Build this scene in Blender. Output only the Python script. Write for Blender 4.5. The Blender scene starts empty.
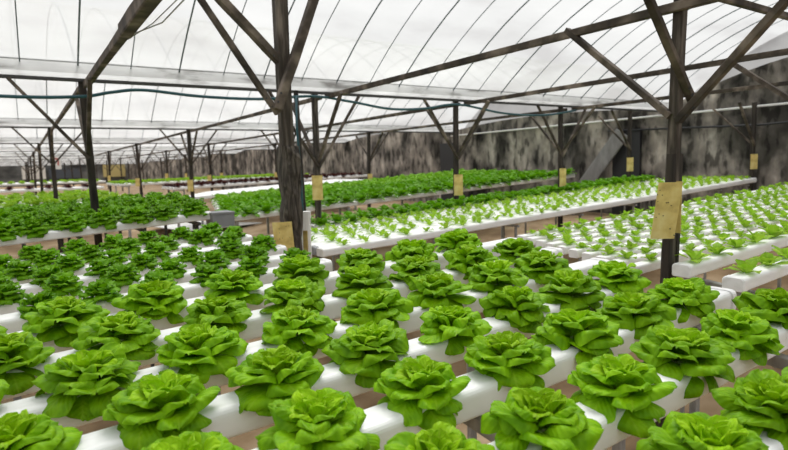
import bpy, bmesh, math, random
from mathutils import Vector, Matrix, noise

random.seed(7)
SC = bpy.context.scene
COL = SC.collection
R = math.radians

# ------------------------------------------------------------------ camera
PITCH, ROLL, YAW = R(6.1), R(-1.56), R(56.3)
fw = Vector((math.cos(YAW) * math.cos(PITCH), math.sin(YAW) * math.cos(PITCH), -math.sin(PITCH)))
r0 = Vector((math.sin(YAW), -math.cos(YAW), 0))
u0 = r0.cross(fw)
rv = r0 * math.cos(ROLL) + u0 * math.sin(ROLL)
uv_ = -r0 * math.sin(ROLL) + u0 * math.cos(ROLL)
cam_d = bpy.data.cameras.new('camera')
cam = bpy.data.objects.new('camera', cam_d)
COL.objects.link(cam)
m = Matrix((rv, uv_, -fw)).transposed().to_4x4()
m.translation = Vector((0, 0, 1.5))
cam.matrix_world = m
cam_d.sensor_width = 36
cam_d.lens = 560 / 788 * 36
cam_d.clip_start = 0.02
cam_d.clip_end = 300
cam_d.dof.use_dof = True
cam_d.dof.focus_distance = 1.75
cam_d.dof.aperture_fstop = 4.5
SC.camera = cam

# ------------------------------------------------------------------ light: overcast sky, brighter at the zenith
W = bpy.data.worlds.new('overcast_sky')
SC.world = W
W.use_nodes = True
nt = W.node_tree
nt.nodes.clear()
wo = nt.nodes.new('ShaderNodeOutputWorld')
bg = nt.nodes.new('ShaderNodeBackground')
tc = nt.nodes.new('ShaderNodeTexCoord')
sp = nt.nodes.new('ShaderNodeSeparateXYZ')
mr = nt.nodes.new('ShaderNodeMapRange')
mr.inputs['From Min'].default_value = 0.0
mr.inputs['From Max'].default_value = 1.0
mr.inputs['To Min'].default_value = 0.22
mr.inputs['To Max'].default_value = 1.0
nt.links.new(tc.outputs['Generated'], sp.inputs[0])
nt.links.new(sp.outputs['Z'], mr.inputs['Value'])
mulc = nt.nodes.new('ShaderNodeMixRGB')
mulc.blend_type = 'MULTIPLY'
mulc.inputs[0].default_value = 1
mulc.inputs[1].default_value = (0.985, 0.995, 1.0, 1)
nt.links.new(mr.outputs[0], mulc.inputs[2])
nt.links.new(mulc.outputs[0], bg.inputs['Color'])
bg.inputs['Strength'].default_value = 1.0
nt.links.new(bg.outputs[0], wo.inputs['Surface'])

SUN = bpy.data.lights.new('veiled_sun', 'SUN')
SUN.energy = 3.7
SUN.angle = R(30)
SUN.color = (1, 0.98, 0.94)
sun = bpy.data.objects.new('veiled_sun', SUN)
COL.objects.link(sun)
sun.rotation_euler = (R(-24), R(18), 0)

SC.view_settings.view_transform = 'Standard'
SC.view_settings.look = 'None'
SC.view_settings.gamma = 1
SC.view_settings.use_curve_mapping = False
SC.view_settings.exposure = 0.2


# ------------------------------------------------------------------ materials
def mat(name, base=(0.5, 0.5, 0.5), rough=0.6, spec=0.5, metal=0.0):
    mt = bpy.data.materials.new(name)
    mt.use_nodes = True
    b = mt.node_tree.nodes['Principled BSDF']
    b.inputs['Base Color'].default_value = (*base, 1)
    b.inputs['Roughness'].default_value = rough
    b.inputs['Specular IOR Level'].default_value = spec
    b.inputs['Metallic'].default_value = metal
    return mt, mt.node_tree, b


def node(t, kind, **kw):
    n = t.nodes.new(kind)
    for k, v in kw.items():
        setattr(n, k, v)
    return n


def ramp(t, stops):
    n = t.nodes.new('ShaderNodeValToRGB')
    e = n.color_ramp.elements
    while len(e) < len(stops):
        e.new(0.5)
    for q, (p, c) in zip(e, stops):
        q.position = p
        q.color = (*c, 1)
    return n


def noisy(name, stops, scale=6, detail=6, stretch=(1, 1, 1), rough=0.7, bump=0.0, spec=0.4, dist=0.0):
    mt, t, b = mat(name, rough=rough, spec=spec)
    tcn = node(t, 'ShaderNodeTexCoord')
    mp = node(t, 'ShaderNodeMapping')
    mp.inputs['Scale'].default_value = stretch
    nz = node(t, 'ShaderNodeTexNoise')
    nz.inputs['Scale'].default_value = scale
    nz.inputs['Detail'].default_value = detail
    nz.inputs['Distortion'].default_value = dist
    rp = ramp(t, stops)
    t.links.new(tcn.outputs['Object'], mp.inputs[0])
    t.links.new(mp.outputs[0], nz.inputs['Vector'])
    t.links.new(nz.outputs['Fac'], rp.inputs[0])
    t.links.new(rp.outputs[0], b.inputs['Base Color'])
    if bump:
        bp = node(t, 'ShaderNodeBump')
        bp.inputs['Strength'].default_value = bump
        bp.inputs['Distance'].default_value = 0.01
        t.links.new(nz.outputs['Fac'], bp.inputs['Height'])
        t.links.new(bp.outputs[0], b.inputs['Normal'])
    return mt


def leaf_mat(name, deep, bright, rib, transl=0.35, rough=0.42, side_veins=True):
    """leaf blade: midrib and side veins from the leaf's own u,v; paler towards the leaf foot"""
    mt = bpy.data.materials.new(name)
    mt.use_nodes = True
    t = mt.node_tree
    b = t.nodes['Principled BSDF']
    b.inputs['Roughness'].default_value = rough
    b.inputs['Specular IOR Level'].default_value = 0.16
    out = t.nodes['Material Output']
    uvn = node(t, 'ShaderNodeUVMap')
    uvn.uv_map = 'leaf'
    s = node(t, 'ShaderNodeSeparateXYZ')
    t.links.new(uvn.outputs[0], s.inputs[0])
    tcn = node(t, 'ShaderNodeTexCoord')
    nz = node(t, 'ShaderNodeTexNoise')
    nz.inputs['Scale'].default_value = 28
    nz.inputs['Detail'].default_value = 3
    t.links.new(tcn.outputs['Object'], nz.inputs['Vector'])
    oi = node(t, 'ShaderNodeObjectInfo')
    base = node(t, 'ShaderNodeMixRGB')
    base.inputs[1].default_value = (*deep, 1)
    base.inputs[2].default_value = (*bright, 1)
    mrn = node(t, 'ShaderNodeMapRange')
    mrn.inputs['From Min'].default_value = 0.3
    mrn.inputs['From Max'].default_value = 0.7
    t.links.new(nz.outputs['Fac'], mrn.inputs['Value'])
    t.links.new(mrn.outputs[0], base.inputs[0])
    # |v| : 0 at the midrib
    sub = node(t, 'ShaderNodeMath', operation='SUBTRACT')
    sub.inputs[1].default_value = 0.5
    t.links.new(s.outputs['Y'], sub.inputs[0])
    ab = node(t, 'ShaderNodeMath', operation='ABSOLUTE')
    t.links.new(sub.outputs[0], ab.inputs[0])
    rib_f = node(t, 'ShaderNodeMapRange')
    rib_f.inputs['From Min'].default_value = 0.0
    rib_f.inputs['From Max'].default_value = 0.05
    rib_f.inputs['To Min'].default_value = 0.45
    rib_f.inputs['To Max'].default_value = 0.0
    t.links.new(ab.outputs[0], rib_f.inputs['Value'])
    foot = node(t, 'ShaderNodeMapRange')
    foot.inputs['From Min'].default_value = 0.0
    foot.inputs['From Max'].default_value = 0.45
    foot.inputs['To Min'].default_value = 0.8
    foot.inputs['To Max'].default_value = 0.0
    t.links.new(s.outputs['X'], foot.inputs['Value'])
    mx = node(t, 'ShaderNodeMath', operation='MAXIMUM')
    t.links.new(rib_f.outputs[0], mx.inputs[0])
    t.links.new(foot.outputs[0], mx.inputs[1])
    c2 = node(t, 'ShaderNodeMixRGB')
    c2.inputs[2].default_value = (*rib, 1)
    t.links.new(mx.outputs[0], c2.inputs[0])
    t.links.new(base.outputs[0], c2.inputs[1])
    hsv = node(t, 'ShaderNodeHueSaturation')
    vr = node(t, 'ShaderNodeMapRange')
    vr.inputs['To Min'].default_value = 0.86
    vr.inputs['To Max'].default_value = 1.12
    t.links.new(oi.outputs['Random'], vr.inputs['Value'])
    t.links.new(vr.outputs[0], hsv.inputs['Value'])
    t.links.new(c2.outputs[0], hsv.inputs['Color'])
    t.links.new(hsv.outputs[0], b.inputs['Base Color'])
    if side_veins:
        w = node(t, 'ShaderNodeMath', operation='MULTIPLY_ADD')   # u - 0.9|v|
        w.inputs[1].default_value = -0.9
        t.links.new(ab.outputs[0], w.inputs[0])
        t.links.new(s.outputs['X'], w.inputs[2])
        fr = node(t, 'ShaderNodeMath', operation='MULTIPLY')
        fr.inputs[1].default_value = 46
        t.links.new(w.outputs[0], fr.inputs[0])
        sn = node(t, 'ShaderNodeMath', operation='SINE')
        t.links.new(fr.outputs[0], sn.inputs[0])
        ad = node(t, 'ShaderNodeMath', operation='MULTIPLY_ADD')
        ad.inputs[1].default_value = 0.35
        t.links.new(sn.outputs[0], ad.inputs[0])
        t.links.new(nz.outputs['Fac'], ad.inputs[2])
        bp = node(t, 'ShaderNodeBump')
        bp.inputs['Strength'].default_value = 0.35
        bp.inputs['Distance'].default_value = 0.004
        t.links.new(ad.outputs[0], bp.inputs['Height'])
        t.links.new(bp.outputs[0], b.inputs['Normal'])
    tr = node(t, 'ShaderNodeBsdfTranslucent')
    hs2 = node(t, 'ShaderNodeHueSaturation')
    hs2.inputs['Value'].default_value = 1.15
    t.links.new(hsv.outputs[0], hs2.inputs['Color'])
    t.links.new(hs2.outputs[0], tr.inputs['Color'])
    mxs = node(t, 'ShaderNodeMixShader')
    mxs.inputs[0].default_value = transl
    t.links.new(b.outputs[0], mxs.inputs[1])
    t.links.new(tr.outputs[0], mxs.inputs[2])
    t.links.new(mxs.outputs[0], out.inputs['Surface'])
    return mt


M = {}
M['butter'] = leaf_mat('butterhead_leaf', (0.125, 0.31, 0.001), (0.265, 0.52, 0.003), (0.34, 0.56, 0.03), 0.17, 0.5)
M['heart'] = leaf_mat('butterhead_heart_leaf', (0.24, 0.47, 0.003), (0.35, 0.60, 0.008), (0.45, 0.62, 0.06), 0.17, 0.5)
M['curly'] = leaf_mat('curly_leaf', (0.095, 0.28, 0.002), (0.20, 0.44, 0.005), (0.24, 0.45, 0.03), 0.3, 0.45, False)
M['young'] = leaf_mat('young_leaf', (0.21, 0.42, 0.015), (0.36, 0.55, 0.045), (0.42, 0.58, 0.10), 0.4, 0.5, False)
M['green'] = leaf_mat('green_leaf', (0.095, 0.29, 0.003), (0.18, 0.41, 0.008), (0.26, 0.46, 0.05), 0.3, 0.5, False)
M['red'] = leaf_mat('red_leaf', (0.05, 0.012, 0.012), (0.09, 0.022, 0.015), (0.10, 0.05, 0.03), 0.2, 0.5, False)
M['stem'] = mat('pale_stem', (0.45, 0.58, 0.22), 0.5)[0]
M['pvc'] = noisy('white_pvc', [(0.30, (0.80, 0.80, 0.785)), (0.5, (0.91, 0.91, 0.905)), (0.75, (0.94, 0.94, 0.94))], 5, 5, (1, 6, 6), 0.32)
M['pvc_grey'] = noisy('grey_pvc', [(0.3, (0.17, 0.175, 0.19)), (0.7, (0.27, 0.275, 0.29))], 5, 4, (1, 1, 1), 0.45)  # plain grey on box and caps; painted shade on the low left pipes
M['black'] = mat('black_plastic', (0.022, 0.022, 0.025), 0.45)[0]
M['steel'] = noisy('dull_steel', [(0.3, (0.24, 0.24, 0.24)), (0.7, (0.42, 0.42, 0.41))], 9, 4, (3, 3, 1), 0.5)
M['rust_wood'] = noisy('brown_timber', [(0.3, (0.06, 0.035, 0.022)), (0.7, (0.16, 0.10, 0.065))], 8, 6, (3, 3, 0.4), 0.8)
M['wood'] = noisy('weathered_timber', [(0.3, (0.018, 0.014, 0.010)), (0.5, (0.055, 0.043, 0.033)), (0.72, (0.19, 0.16, 0.13))], 7, 8, (5, 5, 0.6), 0.8, 0.5)
M['wood_x'] = noisy('weathered_rail_timber', [(0.3, (0.020, 0.015, 0.011)), (0.5, (0.065, 0.050, 0.037)), (0.72, (0.23, 0.185, 0.145))], 7, 8, (1.2, 1.2, 1.2), 0.8, 0.5)
M['rotten'] = noisy('decayed_timber', [(0.30, (0.012, 0.010, 0.009)), (0.48, (0.05, 0.042, 0.034)), (0.62, (0.13, 0.11, 0.09)), (0.8, (0.06, 0.05, 0.035))], 9, 9, (6, 6, 0.7), 0.9, 1.0, dist=0.6)
M['dark_post'] = noisy('dark_timber', [(0.3, (0.012, 0.010, 0.009)), (0.7, (0.06, 0.048, 0.038))], 6, 6, (5, 5, 0.6), 0.85, 0.3)
M['trap'] = noisy('yellow_trap_card', [(0.30, (0.44, 0.31, 0.09)), (0.5, (0.70, 0.54, 0.18)), (0.72, (0.80, 0.68, 0.30))], 16, 6, (1, 1, 1), 0.55)
M['speck'] = mat('dark_speck', (0.06, 0.05, 0.03), 0.8)[0]
M['hose'] = mat('teal_hose', (0.012, 0.07, 0.085), 0.4)[0]
M['hoop'] = mat('dark_hoop_pipe', (0.09, 0.125, 0.13), 0.5)[0]
M['gutter'] = noisy('pale_gutter_sheet', [(0.30, (0.30, 0.29, 0.28)), (0.44, (0.70, 0.70, 0.70)), (0.7, (0.84, 0.84, 0.84))], 3.2, 6, (1.0, 1, 5), 0.55)
_t = M['gutter'].node_tree
_b = _t.nodes['Principled BSDF']
_tr = _t.nodes.new('ShaderNodeBsdfTranslucent')
_mx = _t.nodes.new('ShaderNodeMixShader')
_mx.inputs[0].default_value = 0.8
_t.links.new(_b.inputs['Base Color'].links[0].from_socket, _tr.inputs['Color'])
_t.links.new(_b.outputs[0], _mx.inputs[1])
_t.links.new(_tr.outputs[0], _mx.inputs[2])
_t.links.new(_mx.outputs[0], _t.nodes['Material Output'].inputs['Surface'])
M['rail'] = mat('dark_gutter_rail', (0.045, 0.042, 0.04), 0.6)[0]
M['soil'] = noisy('brown_soil', [(0.28, (0.13, 0.080, 0.040)), (0.5, (0.27, 0.182, 0.100)), (0.72, (0.44, 0.33, 0.215))], 2.6, 9, (1, 1, 1), 0.95, 0.8)
M['sheet'] = noisy('pale_ground', [(0.3, (0.6, 0.6, 0.58)), (0.7, (0.78, 0.78, 0.77))], 4, 4)
M['white_pnt'] = mat('white_paint', (0.8, 0.8, 0.78), 0.5)[0]
M['red_pnt'] = mat('red_paint', (0.5, 0.04, 0.03), 0.5)[0]
M['yellow_pnt'] = mat('yellow_board', (0.62, 0.52, 0.22), 0.6)[0]
M['blue_pnt'] = mat('slate_board', (0.07, 0.085, 0.11), 0.5)[0]
M['grey_plank'] = noisy('grey_plank', [(0.3, (0.22, 0.215, 0.21)), (0.7, (0.36, 0.355, 0.35))], 5, 5, (3, 3, 1), 0.8)


def film_mat():
    mt = bpy.data.materials.new('greenhouse_film')
    mt.use_nodes = True
    t = mt.node_tree
    t.nodes.clear()
    out = node(t, 'ShaderNodeOutputMaterial')
    tcn = node(t, 'ShaderNodeTexCoord')
    mp = node(t, 'ShaderNodeMapping')
    mp.inputs['Scale'].default_value = (0.5, 1.3, 1.3)
    nz = node(t, 'ShaderNodeTexNoise')
    nz.inputs['Scale'].default_value = 1.6
    nz.inputs['Detail'].default_value = 7
    t.links.new(tcn.outputs['Object'], mp.inputs[0])
    t.links.new(mp.outputs[0], nz.inputs['Vector'])
    rp = ramp(t, [(0.30, (0.66, 0.655, 0.66)), (0.46, (0.79, 0.795, 0.80)), (0.68, (0.87, 0.875, 0.88))])
    t.links.new(nz.outputs['Fac'], rp.inputs[0])
    tl = node(t, 'ShaderNodeBsdfTranslucent')
    tp = node(t, 'ShaderNodeBsdfTransparent')
    t.links.new(rp.outputs[0], tl.inputs['Color'])
    t.links.new(rp.outputs[0], tp.inputs['Color'])
    mx = node(t, 'ShaderNodeMixShader')
    mx.inputs[0].default_value = 0.58
    t.links.new(tl.outputs[0], mx.inputs[1])
    t.links.new(tp.outputs[0], mx.inputs[2])
    t.links.new(mx.outputs[0], out.inputs['Surface'])
    return mt


M['film'] = film_mat()


def wall_mat():
    """old concrete with vertical damp streaks, black mould patches and pale worn areas"""
    mt, t, b = mat('stained_concrete', rough=0.9, spec=0.2)
    tcn = node(t, 'ShaderNodeTexCoord')

    def nz(scale, st, detail=6, d=0.0):
        mp = node(t, 'ShaderNodeMapping')
        mp.inputs['Scale'].default_value = st
        n = node(t, 'ShaderNodeTexNoise')
        n.inputs['Scale'].default_value = scale
        n.inputs['Detail'].default_value = detail
        n.inputs['Distortion'].default_value = d
        t.links.new(tcn.outputs['Object'], mp.inputs[0])
        t.links.new(mp.outputs[0], n.inputs['Vector'])
        return n
    big = nz(1.5, (1, 1, 0.75), 10, 0.2)
    streak = nz(3.2, (1, 1.0, 0.8), 12, 0.2)
    r1 = ramp(t, [(0.32, (0.06, 0.058, 0.055)), (0.43, (0.25, 0.235, 0.22)), (0.54, (0.40, 0.37, 0.34)), (0.70, (0.74, 0.70, 0.65))])
    r2 = ramp(t, [(0.37, (0.18, 0.18, 0.175)), (0.48, (0.74, 0.73, 0.72)), (0.66, (1.0, 0.98, 0.95))])
    t.links.new(streak.outputs['Fac'], r1.inputs[0])
    t.links.new(big.outputs['Fac'], r2.inputs[0])
    mx = node(t, 'ShaderNodeMixRGB', blend_type='MULTIPLY')
    mx.inputs[0].default_value = 1
    t.links.new(r1.outputs[0], mx.inputs[1])
    t.links.new(r2.outputs[0], mx.inputs[2])
    grit = nz(9.0, (1, 1.0, 0.42), 8, 0.0)
    r3 = ramp(t, [(0.38, (0.22, 0.21, 0.20)), (0.47, (0.85, 0.83, 0.80)), (0.60, (1.0, 0.97, 0.93)), (0.68, (1.25, 1.20, 1.14))])
    t.links.new(grit.outputs['Fac'], r3.inputs[0])
    m2 = node(t, 'ShaderNodeMixRGB', blend_type='MULTIPLY')
    m2.inputs[0].default_value = 0.9
    t.links.new(mx.outputs[0], m2.inputs[1])
    t.links.new(r3.outputs[0], m2.inputs[2])
    t.links.new(m2.outputs[0], b.inputs['Base Color'])
    return mt


M['wall'] = wall_mat()
M['far_wall'] = noisy('far_netting', [(0.36, (0.03, 0.033, 0.035)), (0.5, (0.12, 0.125, 0.125)), (0.66, (0.30, 0.30, 0.30))], 1.2, 6, (0.5, 1, 0.7), 0.9)


# ------------------------------------------------------------------ mesh helpers
class MB:
    def __init__(s):
        s.v, s.f, s.uv, s.mi = [], [], [], []

    def quad(s, idx, uvs=None, mi=0):
        s.f.append(idx)
        s.uv.append(uvs or [(0.5, 0.5)] * len(idx))
        s.mi.append(mi)

    def box(s, c, size, rot=None, mi=0):
        n = len(s.v)
        for dx, dy, dz in ((-1, -1, -1), (1, -1, -1), (1, 1, -1), (-1, 1, -1), (-1, -1, 1), (1, -1, 1), (1, 1, 1), (-1, 1, 1)):
            p = Vector((dx * size[0] / 2, dy * size[1] / 2, dz * size[2] / 2))
            if rot is not None:
                p = rot @ p
            s.v.append(Vector(c) + p)
        for q in ((0, 3, 2, 1), (4, 5, 6, 7), (0, 1, 5, 4), (1, 2, 6, 5), (2, 3, 7, 6), (3, 0, 4, 7)):
            s.quad(tuple(n + i for i in q), mi=mi)

    def bar(s, a, b, w, h=None, up=(0, 0, 1), segs=1, rough=0.0, seed=0.0, cham=0.18):
        """chamfered timber from a to b; rough > 0 makes it uneven along its length"""
        h = h or w
        a, b = Vector(a), Vector(b)
        d = (b - a).normalized()
        upv = Vector(up)
        if abs(d.dot(upv)) > 0.95:
            upv = Vector((0, 1, 0))
        sx = d.cross(upv).normalized()
        sy = sx.cross(d).normalized()
        c = cham
        prof = [(-1 + c, -1), (1 - c, -1), (1, -1 + c), (1, 1 - c), (1 - c, 1), (-1 + c, 1), (-1, 1 - c), (-1, -1 + c)]
        n0 = len(s.v)
        for i in range(segs + 1):
            p = a.lerp(b, i / segs)
            for j, (x, y) in enumerate(prof):
                k = 1.0
                off = Vector((0, 0, 0))
                if rough:
                    q = p * 9 + Vector((j * 3.1 + seed, seed * 1.7, 0))
                    k = 1 + rough * noise.noise(q)
                    off = Vector((noise.noise(p * 4 + Vector((seed, 0, 0))), noise.noise(p * 4 + Vector((0, seed + 5, 0))), 0)) * rough * w * 0.3
                s.v.append(p + sx * (x * w / 2 * k) + sy * (y * h / 2 * k) + off)
        for i in range(segs):
            for j in range(8):
                k = (j + 1) % 8
                s.quad((n0 + i * 8 + j, n0 + i * 8 + k, n0 + i * 8 + 8 + k, n0 + i * 8 + 8 + j))
        s.quad(tuple(n0 + j for j in range(7, -1, -1)))
        s.quad(tuple(n0 + segs * 8 + j for j in range(8)))

    def tube(s, pts, r, n=8, cap=True):
        pts = [Vector(p) for p in pts]
        n0 = len(s.v)
        for i, p in enumerate(pts):
            d = (pts[min(i + 1, len(pts) - 1)] - pts[max(i - 1, 0)]).normalized()
            up = Vector((0, 0, 1)) if abs(d.z) < 0.9 else Vector((1, 0, 0))
            sx = d.cross(up).normalized()
            sy = sx.cross(d)
            for j in range(n):
                a = 2 * math.pi * j / n
                s.v.append(p + sx * (r * math.cos(a)) + sy * (r * math.sin(a)))
        for i in range(len(pts) - 1):
            for j in range(n):
                k = (j + 1) % n
                s.quad((n0 + i * n + j, n0 + i * n + k, n0 + (i + 1) * n + k, n0 + (i + 1) * n + j))
        if cap:
            s.quad(tuple(n0 + j for j in range(n - 1, -1, -1)))
            s.quad(tuple(n0 + (len(pts) - 1) * n + j for j in range(n)))

    def mesh(s, name, mats, smooth=False):
        me = bpy.data.meshes.new(name)
        me.from_pydata([tuple(p) for p in s.v], [], s.f)
        uvl = me.uv_layers.new(name='leaf')
        flat = [c for f in s.uv for q in f for c in q]
        uvl.data.foreach_set('uv', flat)
        for mm in (mats if isinstance(mats, (list, tuple)) else [mats]):
            me.materials.append(mm)
        me.polygons.foreach_set('material_index', s.mi)
        if smooth:
            me.polygons.foreach_set('use_smooth', [True] * len(s.f))
        me.update()
        return me

    def build(s, name, mats, parent=None, smooth=False, loc=None):
        me = s.mesh(name, mats, smooth)
        return link(name, me, parent, loc)


def link(name, data, parent=None, loc=None, rz=0.0, sc=None):
    o = bpy.data.objects.new(name, data)
    COL.objects.link(o)
    if parent is not None:
        o.parent = parent
    if loc is not None:
        o.location = loc
    o.rotation_euler = (0, 0, rz)
    if sc is not None:
        o.scale = (sc, sc, sc)
    return o


def tag(o, label, cat, group=None, kind=None):
    o['label'] = label
    o['category'] = cat
    if group:
        o['group'] = group
    if kind:
        o['kind'] = kind
    return o


def struct(o, label=None):
    o['kind'] = 'structure'
    if label:
        o['label'] = label
    return o


ORD = 'first second third fourth fifth sixth seventh eighth ninth tenth eleventh twelfth'.split()


def nth(i):  # i from 0
    if i < 12:
        return ORD[i]
    n = i + 1
    return f"{n}{'st' if n % 10 == 1 and n != 11 else 'nd' if n % 10 == 2 and n != 12 else 'rd' if n % 10 == 3 and n != 13 else 'th'}"


def project(p):
    d = Vector(p) - Vector((0, 0, 1.5))
    z = d.dot(fw)
    if z < 0.05:
        return None
    return 394 + 560 * d.dot(rv) / z, 225 - 560 * d.dot(uv_) / z, z


# ------------------------------------------------------------------ the ground, wall, roof
def ground_z(x, y):
    return min(0.72, 0.13 * max(0, x - 1.6) + 0.07 * max(0, y - 2.6))


def bed_z(x, y):      # pipe tops of the front table
    return 0.896 + 0.043 * x + 0.086 * min(y, 1.9) + 0.02 * max(0, y - 1.9)


WX = 7.1              # the concrete wall
BAY = 4.32
GY = [4.2 + BAY * i for i in range(-2, 10)]     # gutter lines
GZ = 2.11

g = MB()
nx, ny = 60, 70
xs = [-9 + 19 * i / nx for i in range(nx + 1)]
ys = [-5 + 53 * (i / ny) ** 1.5 for i in range(ny + 1)]
for y in ys:
    for x in xs:
        g.v.append(Vector((x, y, ground_z(x, y) + 0.02 * noise.noise(Vector((x * 2, y * 2, 0))))))
for j in range(ny):
    for i in range(nx):
        a = j * (nx + 1) + i
        g.quad((a, a + 1, a + nx + 2, a + nx + 1))
struct(g.build('floor', M['soil'], smooth=True))


def roof_z(y, y0):
    t = (y - (y0 + BAY / 2)) / (BAY / 2)
    return 2.16 + 0.88 * (1 - t * t)


for b, y0 in enumerate(GY[:-1]):
    f = MB()
    n = 28
    m_ = 16
    for i in range(n + 1):
        y = y0 + BAY * i / n
        for k in range(m_ + 1):
            x = -9 + (WX + 0.3 + 9) * k / m_
            f.v.append(Vector((x, y, roof_z(y, y0))))
    for i in range(n):
        for k in range(m_):
            a = i * (m_ + 1) + k
            f.quad((a, a + 1, a + m_ + 2, a + m_ + 1))
    # gable end above the wall
    n0 = len(f.v)
    for i in range(n + 1):
        y = y0 + BAY * i / n
        f.v.append(Vector((WX + 0.28, y, 2.05)))
        f.v.append(Vector((WX + 0.28, y, roof_z(y, y0))))
    for i in range(n):
        a = n0 + 2 * i
        f.quad((a, a + 2, a + 3, a + 1))
    struct(f.build('ceiling', M['film'], smooth=True))

# gutters (grey sheet band with a dark rail under it)
for i, y in enumerate(GY):
    q = MB()
    n0 = len(q.v)
    prof = [(-0.05, 0.09), (-0.055, 0.02), (-0.035, 0.0), (0.035, 0.0), (0.055, 0.02), (0.05, 0.09)]
    for x in (-9, WX + 0.1):
        for py, pz in prof:
            q.v.append(Vector((x, y + py, GZ + 0.005 + pz)))
    k = len(prof)
    for j in range(k - 1):
        q.quad((n0 + j, n0 + (j + 1) % k, n0 + k + (j + 1) % k, n0 + k + j))
    o = struct(q.build('trim_%d' % (i + 1), M['gutter']))
    q = MB()
    q.bar((-9, y - 0.02, GZ - 0.012), (WX, y - 0.02, GZ - 0.012), 0.035, 0.020)
    o2 = q.build('gutter_rail', M['rail'], o)
    q = MB()
    q.tube([(-9, y - 0.053, GZ + 0.098), (WX, y - 0.053, GZ + 0.098)], 0.005, 6)
    q.build('gutter_wire', M['steel'], o)

# the right-hand concrete wall, its top following the roof arch in the near bay
wl = MB()
wy = [-5 + 52 * i / 208 for i in range(209)]


def wall_top(y):
    for y0 in GY[:-1]:
        if y0 <= y <= y0 + BAY:
            t = (y - (y0 + BAY / 2)) / (BAY / 2)
            return 2.12 + (0.50 if y0 < 1 else 0.12) * (1 - t * t)
    return 2.12


for y in wy:
    wl.v += [Vector((WX, y, -0.2)), Vector((WX, y, wall_top(y))), Vector((WX + 0.2, y, wall_top(y))), Vector((WX + 0.2, y, -0.2))]
for i in range(len(wy) - 1):
    a = 4 * i
    for j in range(3):
        wl.quad((a + j, a + j + 1, a + j + 5, a + j + 4))
struct(wl.build('wall_right', M['wall']))
fwl = MB()
fwl.box((-1, 47.2, 1.05), (16.4, 0.2, 2.3))
struct(fwl.build('wall_back', M['far_wall']))

# roof hoops
ridge = {0: 'nearest', 1: 'second', 2: 'third', 3: 'fourth'}
for b in range(4):
    y0 = GY[1 + b]
    k = 0
    x = -0.55
    while x < WX:
        q = MB()
        pts = [(x, y0 + BAY * i / 24, roof_z(y0 + BAY * i / 24, y0) - 0.012) for i in range(25)]
        q.tube(pts, 0.0055 if k % 2 else 0.0035, 6)
        o = q.build('roof_hoop', M['hoop'], smooth=True)
        tag(o, f'thin dark bent pipe hoop under the film, {nth(k)} from the left, {ridge[b]} roof bay', 'roof hoop', 'hoops under the roof film')
        k += 1
        x += 0.31

# ridge wire
q = MB()
q.tube([(-2, 2.45, 2.98), (WX, 2.45, 2.98)], 0.005, 5)
tag(q.build('roof_wire', M['hoop']), 'thin straight wire running lengthwise under the nearest roof film', 'wire')

# ------------------------------------------------------------------ tie beams and posts
TX = [0.4, 2.13, 3.62, 5.2]
bn = ['left', 'second', 'third', 'right']
for bi, x in enumerate(TX):
    for b in range(0, 6):
        y0 = GY[1 + b]
        q = MB()
        q.bar((x, y0 + 0.03, 2.07), (x + 0.02, y0 + BAY - 0.03, 2.07), 0.028 if bi or b else 0.036, 0.034 if bi or b else 0.042, segs=10, rough=0.12, seed=bi + b * 3)
        o = q.build('tie_beam', M['wood_x'])
        if bi == 0 and b == 0:
            q = MB()
            q.bar((x + 0.01, 1.2, 2.075), (x + 0.012, 2.55, 2.072), 0.05, 0.055, segs=5, rough=0.12, seed=3)
            q.build('splice_board', M['wood_x'], o)
        tag(o, f'weathered timber tie beam across the {["nearest", "second", "third", "fourth", "fifth", "sixth"][b]} bay, {nth(bi)} from the left', 'beam', 'tie beams between the gutters', 'thing')


def make_post(x, y, ztop, w, mtl, label, braces=(), base=None, z0=None, lean=(0, 0), group='posts under the gutters', rough=0.12):
    z0 = ground_z(x, y) if z0 is None else z0
    e = link('wooden_post', None, loc=(x + lean[0], y + lean[1], z0))
    tag(e, label, 'post', group)
    q = MB()
    q.bar((0, 0, 0), (-lean[0], -lean[1], ztop - z0), w, w, segs=12, rough=rough, seed=x * 3 + y)
    q.build('shaft', mtl, e)
    for (p, r_, bw) in braces:
        q = MB()
        a, b_ = Vector(p) - e.location, Vector(r_) - e.location
        q.bar(a, b_, bw, bw * 0.75, segs=6, rough=rough, seed=p[0] + r_[1] * 2)
        bo = q.build('brace', M['wood_x'], e)
        if group == 'large near posts':
            d_ = (b_ - a).normalized()
            vd = Vector((-fw.x, -fw.y, 0)).normalized()
            for tt in (0.05, 0.11):
                c_ = a.lerp(b_, tt)
                q = MB()
                q.tube([c_ + vd * (bw * 0.25), c_ + vd * (bw * 0.62)], 0.006, 8)
                q.build('bolt', M['black'], bo)
    if base:
        q = MB()
        h, bw = base
        q.bar((0, 0, 0), (0, 0, h - z0), bw, bw, segs=22, rough=0.55, seed=4, cham=0.3)
        q.build('decayed_base', M['rotten'], e)
    return e


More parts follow.
